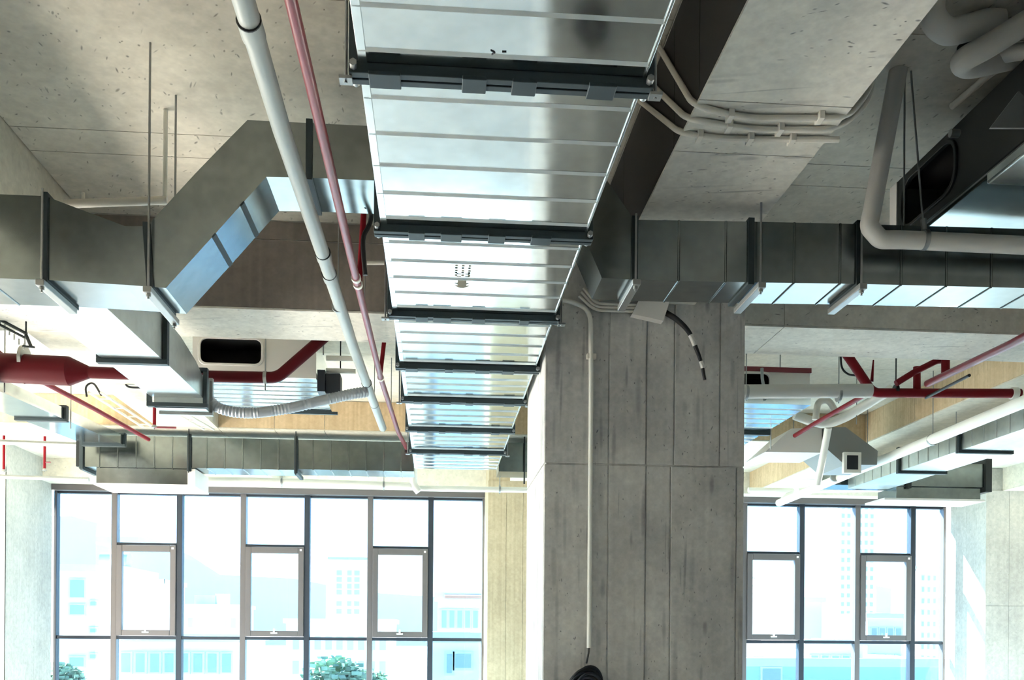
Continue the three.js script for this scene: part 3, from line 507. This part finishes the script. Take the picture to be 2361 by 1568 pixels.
part(ch, 'rail', [T([[-3.218, 3.718, -6.9], [-2.863, 3.534, -6.9]], 0.011), T([[-3.218, 3.679, -6.9], [-2.88, 3.509, -6.9]], 0.009)], M.darkSteel);
for (let k = 0; k < 6; k++) part(ch, 'rung', T([[-3.044, 3.628, -6.9].map((v, i) => v + [0.032, -0.0325, 0][i] * k), [-3.044, 3.586, -6.9].map((v, i) => v + [0.032, -0.0325, 0][i] * k)], 0.006, 0, 6), M.steel);
part(ch, 'bracket_foot', [T([[-2.869, 3.528, -6.9], [-2.833, 3.444, -6.9]], 0.012), T([[-2.891, 3.448, -6.9], [-2.81, 3.442, -6.9]], 0.008), T([[-2.869, 3.528, -6.9], [-2.869, 3.62, -6.9]], 0.006)], M.darkSteel);

// far right: second main duct, plenum transition, long side duct, white drain pipes
const rd = thing('second_duct', 'wide beaded duct with a pale underside right of the column', 'air duct', [2.5, 3.25, -8.5]);
for (const [a, b] of [[7.62, 8.7], [8.7, 9.6], [9.6, 10.38]]) { const out = [[-a, 3.45], [-a, 3.36]]; for (let k = 1; k < 6; k++) { const z = a + (b - a) * k / 6; out.push([-(z - 0.01), 3.36], [-z, 3.354], [-(z + 0.01), 3.36]); } out.push([-b, 3.36], [-b, 3.45]); part(rd, 'duct_section', EX(out, 2.12, 3.05), M.galv); }
for (const z of [-8.7, -9.6]) part(rd, 'flange', frameRing(2.12, 3.05, 3.36, 3.45, z, 0.034, 0.03), M.flange);
for (const z of [-8.7, -9.6]) part(rd, 'hanger_rod', rod(3.1, z, 3.2, 3.95, 0.006), M.steel);
const ro = thing('round_duct', 'long pale round duct crossing behind the slanting red pipe', 'air duct', [2.9, 3.4, -7.42]);
part(ro, 'duct_run', T([[2.1, 3.4, -7.42], [2.3, 3.4, -7.42], [3.466, 3.439, -7.42]], 0.055, 0, 24), M.insulation);
for (const x of [2.44, 3.2]) part(ro, 'hanger_rod', [rod(x, -7.42, 3.33, 3.95, 0.005), ring([x, 3.4, -7.42], [1, 0, 0], 0.055, 0.02, 0.004)], M.steel);
const tr = thing('transition_box', 'grey plenum with a sloping gabled end and square opening, far right of the column', 'fan coil', [3.6, 3.3, -9.4]);
part(tr, 'casing', EZ([[3.292, 3.309], [3.882, 3.314], [3.88, 3.573], [3.564, 3.552]], -10.0, -9.4), M.sheet);
part(tr, 'gabled_end', EZ([[3.897, 3.357], [4.102, 3.187], [4.437, 3.194], [4.445, 3.335], [4.108, 3.568], [3.896, 3.563]], -10.0, -9.35), M.greyPaint);
part(tr, 'opening_frame', [B(4.07, 4.25, 3.099, 3.308, -9.35, -9.3)], M.pvcWhite, 'white opening frame');
part(tr, 'opening', [B(4.102, 4.214, 3.134, 3.274, -9.3, -9.292)], M.blueBlack, 'dark opening');
part(tr, 'outlet', [B(4.292, 4.506, 3.244, 3.376, -9.9, -9.5)], M.galvShaded);
for (const x of [3.663, 4.451]) part(tr, 'hanger_rod', rod(x, -9.6, 3.4, 3.95, 0.005), M.steel);
const sd = thing('side_duct', 'long ribbed duct along the right running down to the window side', 'air duct', [5.2, 3.25, -8.8]);
for (const [a, b] of [[6.4, 7.6], [7.6, 8.8], [8.8, 10.0], [10.0, 11.3]]) { const g = [B(5.0, 5.5, 3.25, 3.48, -b, -a)]; for (let k = 1; k < 6; k++) g.push(new THREE.CylinderGeometry(0.007, 0.007, 0.23, 6).translate(5.0, 3.365, -(a + (b - a) * k / 6))); part(sd, 'duct_section', g, M.galvLight); }
for (const z of [-7.6, -8.8, -10.0]) part(sd, 'flange', frameRing(5.0, 5.5, 3.25, 3.48, z, 0.028, 0.025), M.flange);
for (const z of [-7.6, -8.8]) part(sd, 'hanger_rod', rod(4.96, z, 3.22, 3.95, 0.005), M.steel);
const rw = thing('window_duct', 'grey duct across the window side with a lower outlet box at the right', 'air duct', [5.5, 3.2, -11.6]);
part(rw, 'duct_section', [B(4.85, 5.8, 3.31, 3.55, -11.8, -11.4)], M.galvShaded);
part(rw, 'duct_section', [B(5.8, 6.78, 3.31, 3.6, -11.8, -11.38)], M.galvShaded);
part(rw, 'flange', B(5.78, 5.83, 3.28, 3.62, -11.42, -11.35), M.darkSteel); part(rw, 'end_cap', B(6.78, 6.86, 3.25, 3.66, -11.8, -11.34), M.darkSteel);
const rb = part(rw, 'outlet_box', B(5.66, 6.75, 3.16, 3.3, -11.9, -11.4, 0.004), M.galvShaded, 'lower outlet box');
part(rb, 'box_rim', B(5.5, 6.8, 3.135, 3.16, -11.92, -11.38), M.sheet);
part(rw, 'hanger_rod', rod(6.9, -11.5, 3.3, 3.95, 0.006), M.steel);
const dp = thing('white_drain', 'long white drain pipe slanting down towards the right window', 'pipe', [4.62, 3.25, -9]);
part(dp, 'pipe_run', T([[4.55, 3.32, -6.2], [4.58, 3.31, -7.43], [4.66, 3.3, -10.2], [4.72, 3.28, -12.9]], 0.05, 0, 18), M.pvcWhite);
for (const z of [-8.6, -10.8]) part(dp, 'pipe_hanger', [ring([4.62, 3.305, z], [0, 0, 1], 0.05, 0.025, 0.006), rod(4.62, z, 3.32, z > -10.4 ? 3.95 : 3.95, 0.005)], M.steel);
part(dp, 'tail', T([[4.282, 3.45, -12.9], [4.929, 3.456, -12.9], [4.72, 3.28, -12.9]], 0.036, 0.05), M.pvcWhite);
part(dp, 'side_run', T([[4.991, 3.457, -12.9], [6.376, 3.508, -12.9]], 0.04), M.pvcWhite);
const vp = thing('white_drain', 'forked white drain pipe with a leaning drop in front of the gabled plenum', 'pipe', [3.75, 3.4, -9.1]);
part(vp, 'arm', T([[3.48, 3.619, -9.1], [3.655, 3.56, -9.1], [3.813, 3.538, -9.1], [3.953, 3.588, -9], [4.218, 3.769, -8.6]], 0.047, 0.08), M.pvcWhite);
part(vp, 'drop', T([[3.822, 3.509, -9.1], [3.855, 3.269, -9.3], [3.88, 3.017, -9.5]], 0.036), M.pvcWhite);
part(vp, 'pipe_hanger', rod(4.016, -8.9, 3.5, 3.95, 0.005), M.steel);
one('drain_trap', 'pale rounded drain trap above the forked white pipe', 'pipe', T([[3.65, 3.555, -9], [3.674, 3.737, -9], [3.787, 3.752, -9], [3.848, 3.636, -9]], 0.032, 0.06), M.conduit, [3.735, 3.675, -9]);
const cd = thing('coupled_conduits', 'pair of short white conduits left of the grey drain pipe behind the beam', 'conduit', [-.763, 3.622, -7.7]);
part(cd, 'conduit_run', T([[-.893, 3.65, -7.7], [-.654, 3.65, -7.7]], 0.022), M.pvcWhite);
part(cd, 'conduit_run', T([[-.893, 3.553, -7.7], [-.66, 3.549, -7.7]], 0.02), M.pvcWhite);
part(cd, 'hanger_rod', [rod(-.78, -7.7, 3.55, 3.95, 0.005)], M.darkSteel);
for (const [p, q, l] of [[[-2.575, 3.548, -8.9], [-2.441, 3.566, -10.2], 'thin cable tray slanting under the ceiling left of the tan beam face'], [[-2.901, 3.446, -8.2], [-2.969, 3.513, -9.9], 'thin grey tray beside the thin bright red pipe']])
  one('cable_tray', l, 'tray', [T([p, q], 0.012, 0, 8), T([p.map((v, i) => v + (i ? 0 : 0.1)), q.map((v, i) => v + (i ? 0 : 0.1))], 0.012, 0, 8), ...[0.15, 0.4, 0.65, 0.9].map((t) => { const c = p.map((v, i) => v + (q[i] - v) * t); return T([c, c.map((v, i) => v + (i ? 0 : 0.1))], 0.007, 0, 6); })], M.conduit, p);
[[[285,882],[310,893],[240,900]], [[1938,835],[1942,855],[1960,865]], [[212,930],[195,880],[230,900]]].forEach(([a], i) => {
  const c = [[[-2.737, 3.651, -8.6], [-2.722, 3.598, -8.6], [-2.648, 3.593, -8.6], [-2.526, 3.6, -8.6]], [[3.42, 3.95, -7.9], [3.42, 3.876, -7.9], [3.429, 3.746, -7.9], [3.486, 3.696, -7.9], [3.563, 3.691, -7.9]], [[-2.989, 3.456, -8.4], [-3.004, 3.548, -8.4], [-2.936, 3.586, -8.4], [-2.867, 3.47, -8.4]]][i];
  one('loose_cable', ['black cable end curling left of the branch duct flange', 'black cable looped behind the slanting red pipe', 'dark cable loop hanging under the fat fire main'][i], 'cable', T(c, 0.009, 0.05, 8), M.black, c[0]);
});

// ---------------------------------------------------------------- the town outside
const GY = -22;
struct('ground', B(-900, 900, GY - 1, GY, -2500, -40), std(0x9a9c94, 0.9));
const wallM = [0xf0eee8, 0xe6e2d8, 0xd8cfc2, 0xcfc3b4, 0xeef2f4].map((c) => std(c, 0.85)), winM = std(0x9db3c4, 0.3), roofM = std(0xc98f78, 0.8), trimM = std(0xdde3e6, 0.8);
function building(label, x0, x1, top, D, mat, wins, extra) {    // x0, x1 and top in metres at depth D; windows as [u0, u1, v0, v1] of the front, v down from the top in metres
  const o = thing('building', label, 'building', [(x0 + x1) / 2, GY, -D]), dz = Math.max(10, (x1 - x0) * 0.8);
  part(o, 'walls', B(x0, x1, GY, top, -D - dz, -D), mat);
  part(o, 'parapet', [B(x0 - 0.3, x1 + 0.3, top, top + 0.5, -D - 0.3, -D + 0.3), B(x0 - 0.3, x0 + 0.3, top, top + 0.5, -D - dz, -D), B(x1 - 0.3, x1 + 0.3, top, top + 0.5, -D - dz, -D)], trimM);
  for (const [a, b, c, d] of wins) { const f = part(o, 'window', [B(a - 0.12, b + 0.12, c - 0.12, d + 0.12, -D, -D + 0.12)], trimM); part(f, 'pane', B(a, b, c, d, -D + 0.1, -D + 0.16), winM); }
  if (extra) extra(o);
  return o;
}
const grid = (x0, x1, nx, y0, y1, ny, fx = 0.6, fy = 0.55) => { const r = []; for (let j = 0; j < ny; j++) for (let i = 0; i < nx; i++) { const w = (x1 - x0) / nx, h = (y1 - y0) / ny, cx = x0 + w * (i + 0.5), cy = y0 + h * (j + 0.5); r.push([cx - w * fx / 2, cx + w * fx / 2, cy - h * fy / 2, cy + h * fy / 2]); } return r; };
building('white apartment block behind the left edge of the left window', -26.966, -22.964, 5.374, 70, wallM[0], [...[[1342,1380],[1398,1418],[1515,1534]].map(([a, b]) => [-25.904, -24.95, 1.5 + (1444 - b) / 2200 * 70, 1.5 + (1444 - a) / 2200 * 70]), ...[1390,1450,1508].map((a) => [-24.501, -24.083, 1.5 + (1444 - a - 8) / 2200 * 70, 1.5 + (1444 - a) / 2200 * 70])],
  (o) => { part(o, 'water_tank', new THREE.CylinderGeometry(0.75, 0.75, 2, 16).rotateZ(Math.PI / 2).translate(-24.119, 6.327, -74), winM); });
building('low white house behind the first opening sash', -35.224, -30.867, 6.343, 110, wallM[4], grid(-34.734, -31.419, 4, -12, 5.521, 6), (o) => part(o, 'roof_room', [B(-34.753, -33.266, 6.569, 7.077, -120, -114)], wallM[1]));
building('pale terraced building behind the second pane right of the first sash', -33.992, -26.692, 4.068, 132, wallM[0], grid(-33.693, -26.91, 6, -14, 3.305, 7), (o) => { part(o, 'roof_room', B(-33.925, -31.043, 4.179, 3.566 + 2.4, -141, -137), winM); for (const q of [-30.747, -30.145, -29.723]) part(o, 'roof_tank', new THREE.CylinderGeometry(0.5, 0.5, 1.6, 10).translate(q, 4.196 + 1.2, -138), wallM[1]); });
building('tower with three tall window strips behind the left window', -17.168, -11.562, 11.756, 150, wallM[4], [[778,790],[802,812],[818,830]].flatMap(([a, b]) => [1320,1335,1350,1364,1390,1408].map((q) => [1.5 * 0 + (a - 1006) / 2200 * 150, (b - 1006) / 2200 * 150, 1.5 + (1448 - q - 8) / 2200 * 150, 1.5 + (1448 - q + 3) / 2200 * 150])), (o) => part(o, 'cornice', B(-16.906, -10.629, 12.093, 12.498, -158, -149.5), winM));
building('broad low white building below the tower', -15.47, -4.578, 1.949, 100, wallM[0], grid(-15.006, -5.003, 9, -14, 1.185, 6));
building('pink roofed house stepped behind the right end of the left window', 0.105, 3.805, 4.046, 80, wallM[1], grid(0.297, 3.562, 5, -12, 3.61, 6), (o) => { part(o, 'roof', EX([[-79, 4.046], [-79, 4.264], [-86, 5.063], [-86, 4.046]], 0.648, 3.805), roofM); });
building('near white house with a large shuttered window at the lower right of the left window', -.21, 2.238, 0.847, 45, wallM[0], [[0.484, 0.729, -.583, 0.315], [0.892, 1.627, -.338, 0.316]]);
building('low white house at the foot of the first sash', -19.497, -12.301, 0.573, 60, wallM[4], grid(-19.313, -12.428, 8, -10, 0.306, 5));
building('pale flat roofed building with an antenna behind the right window', 28.463, 37.286, 4.331, 90, wallM[2], grid(28.923, 37.101, 6, -14, -.366, 4), (o) => { part(o, 'antenna_mast', [rod(31.486, -95, 4.293, 7.718, 0.22), ...[0.3, 0.55, 0.8].map((t) => B(30.61, 32.363, 4.293 + t * 3.2, 4.293 + t * 3.2 + 0.1, -95.05, -94.95))], winM); });
building('very tall white tower rising behind the right window', 94.887, 104.483, 33.203, 220, wallM[0], grid(95.415, 103.945, 6, -14, 32.17, 22, 0.5, 0.45));
building('tall slim apartment tower at the right end of the right window', 83.565, 88.121, 12.546, 160, wallM[0], grid(83.775, 88.016, 4, -14, 11.941, 13, 0.4, 0.4));
building('white house with a blue roof room behind the right window sash', 46.514, 50.654, 3.027, 100, wallM[4], grid(46.768, 50.421, 4, -12, 2.556, 5), (o) => part(o, 'roof_room', B(49.283, 50.649, 3.083, 3.719, -110, -104), winM));
building('small house with dark windows low in the right window', 29.833, 34.541, 0.391, 75, wallM[1], grid(30.021, 34.367, 5, -8, 0.145, 3));
building('pale blue roofed hall at the bottom of the right window', 17.682, 30.445, -.575, 55, std(0xa8cbe0, 0.7), [[19.177, 20.254, -3, -.717]]);
function hill(label, pts, D, depth) {
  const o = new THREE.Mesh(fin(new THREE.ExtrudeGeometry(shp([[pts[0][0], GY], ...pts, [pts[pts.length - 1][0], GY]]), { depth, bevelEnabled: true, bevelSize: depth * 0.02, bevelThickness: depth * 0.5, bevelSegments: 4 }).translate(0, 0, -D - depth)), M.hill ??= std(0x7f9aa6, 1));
  o.name = numbered('mountain'); o.userData = { kind: 'structure', label }; scene.add(shade(o));
}
hill('long hazy mountain slope behind the left window', [[-1100, 80], [-800, 120], [-610, 148], [-500, 152], [-395, 124], [-340, 100], [-300, 74], [-200, 70], [-100, 52], [100, 40], [260, 10]], 1500, 300);
hill('small hazy mountain behind the right window', [[500, 20], [570, 54], [640, 72], [720, 60], [800, 50], [900, 40], [1020, 20]], 1500, 250);
function tree(label, x, y, z, r) {
  const o = thing('tree', label, 'tree', [x, GY, z], 'treetops below the left window');
  part(o, 'trunk', T([[x, GY, z], [x + 0.2, y - r * 0.4, z]], (t) => 0.5 - 0.25 * t), std(0x6d5b49, 0.9));
  const g = []; for (let k = 0; k < 1500; k++) { const u = rr(-1, 1), a = rr(0, 6.283), q = Math.sqrt(1 - u * u), d = r * (0.55 + 0.45 * rnd()); g.push(new THREE.PlaneGeometry(0.3, 0.17).rotateX(rr(0, 3)).rotateY(rr(0, 6)).translate(x + d * q * Math.cos(a), y + d * u * 0.8, z + d * q * Math.sin(a))); }
  const c = part(o, 'foliage', g, M.leaf ??= std(0x9cb79c, 0.8, 0, { side: THREE.DoubleSide })); c.userData.kind = 'stuff';
}
tree('leafy treetop low in the fifth pane of the left window', -4.433, -.898, -42, 1.5);
tree('leafy treetop beside the mullion low in the sixth pane', -3.45, -1.462, -50, 1.0);
tree('leafy treetop at the lower left corner of the left window', -19.071, -1.287, -50, 1.2);

scene.fog = new THREE.FogExp2(0xf2f7fc, 0.0002);
renderer.render(scene, camera);
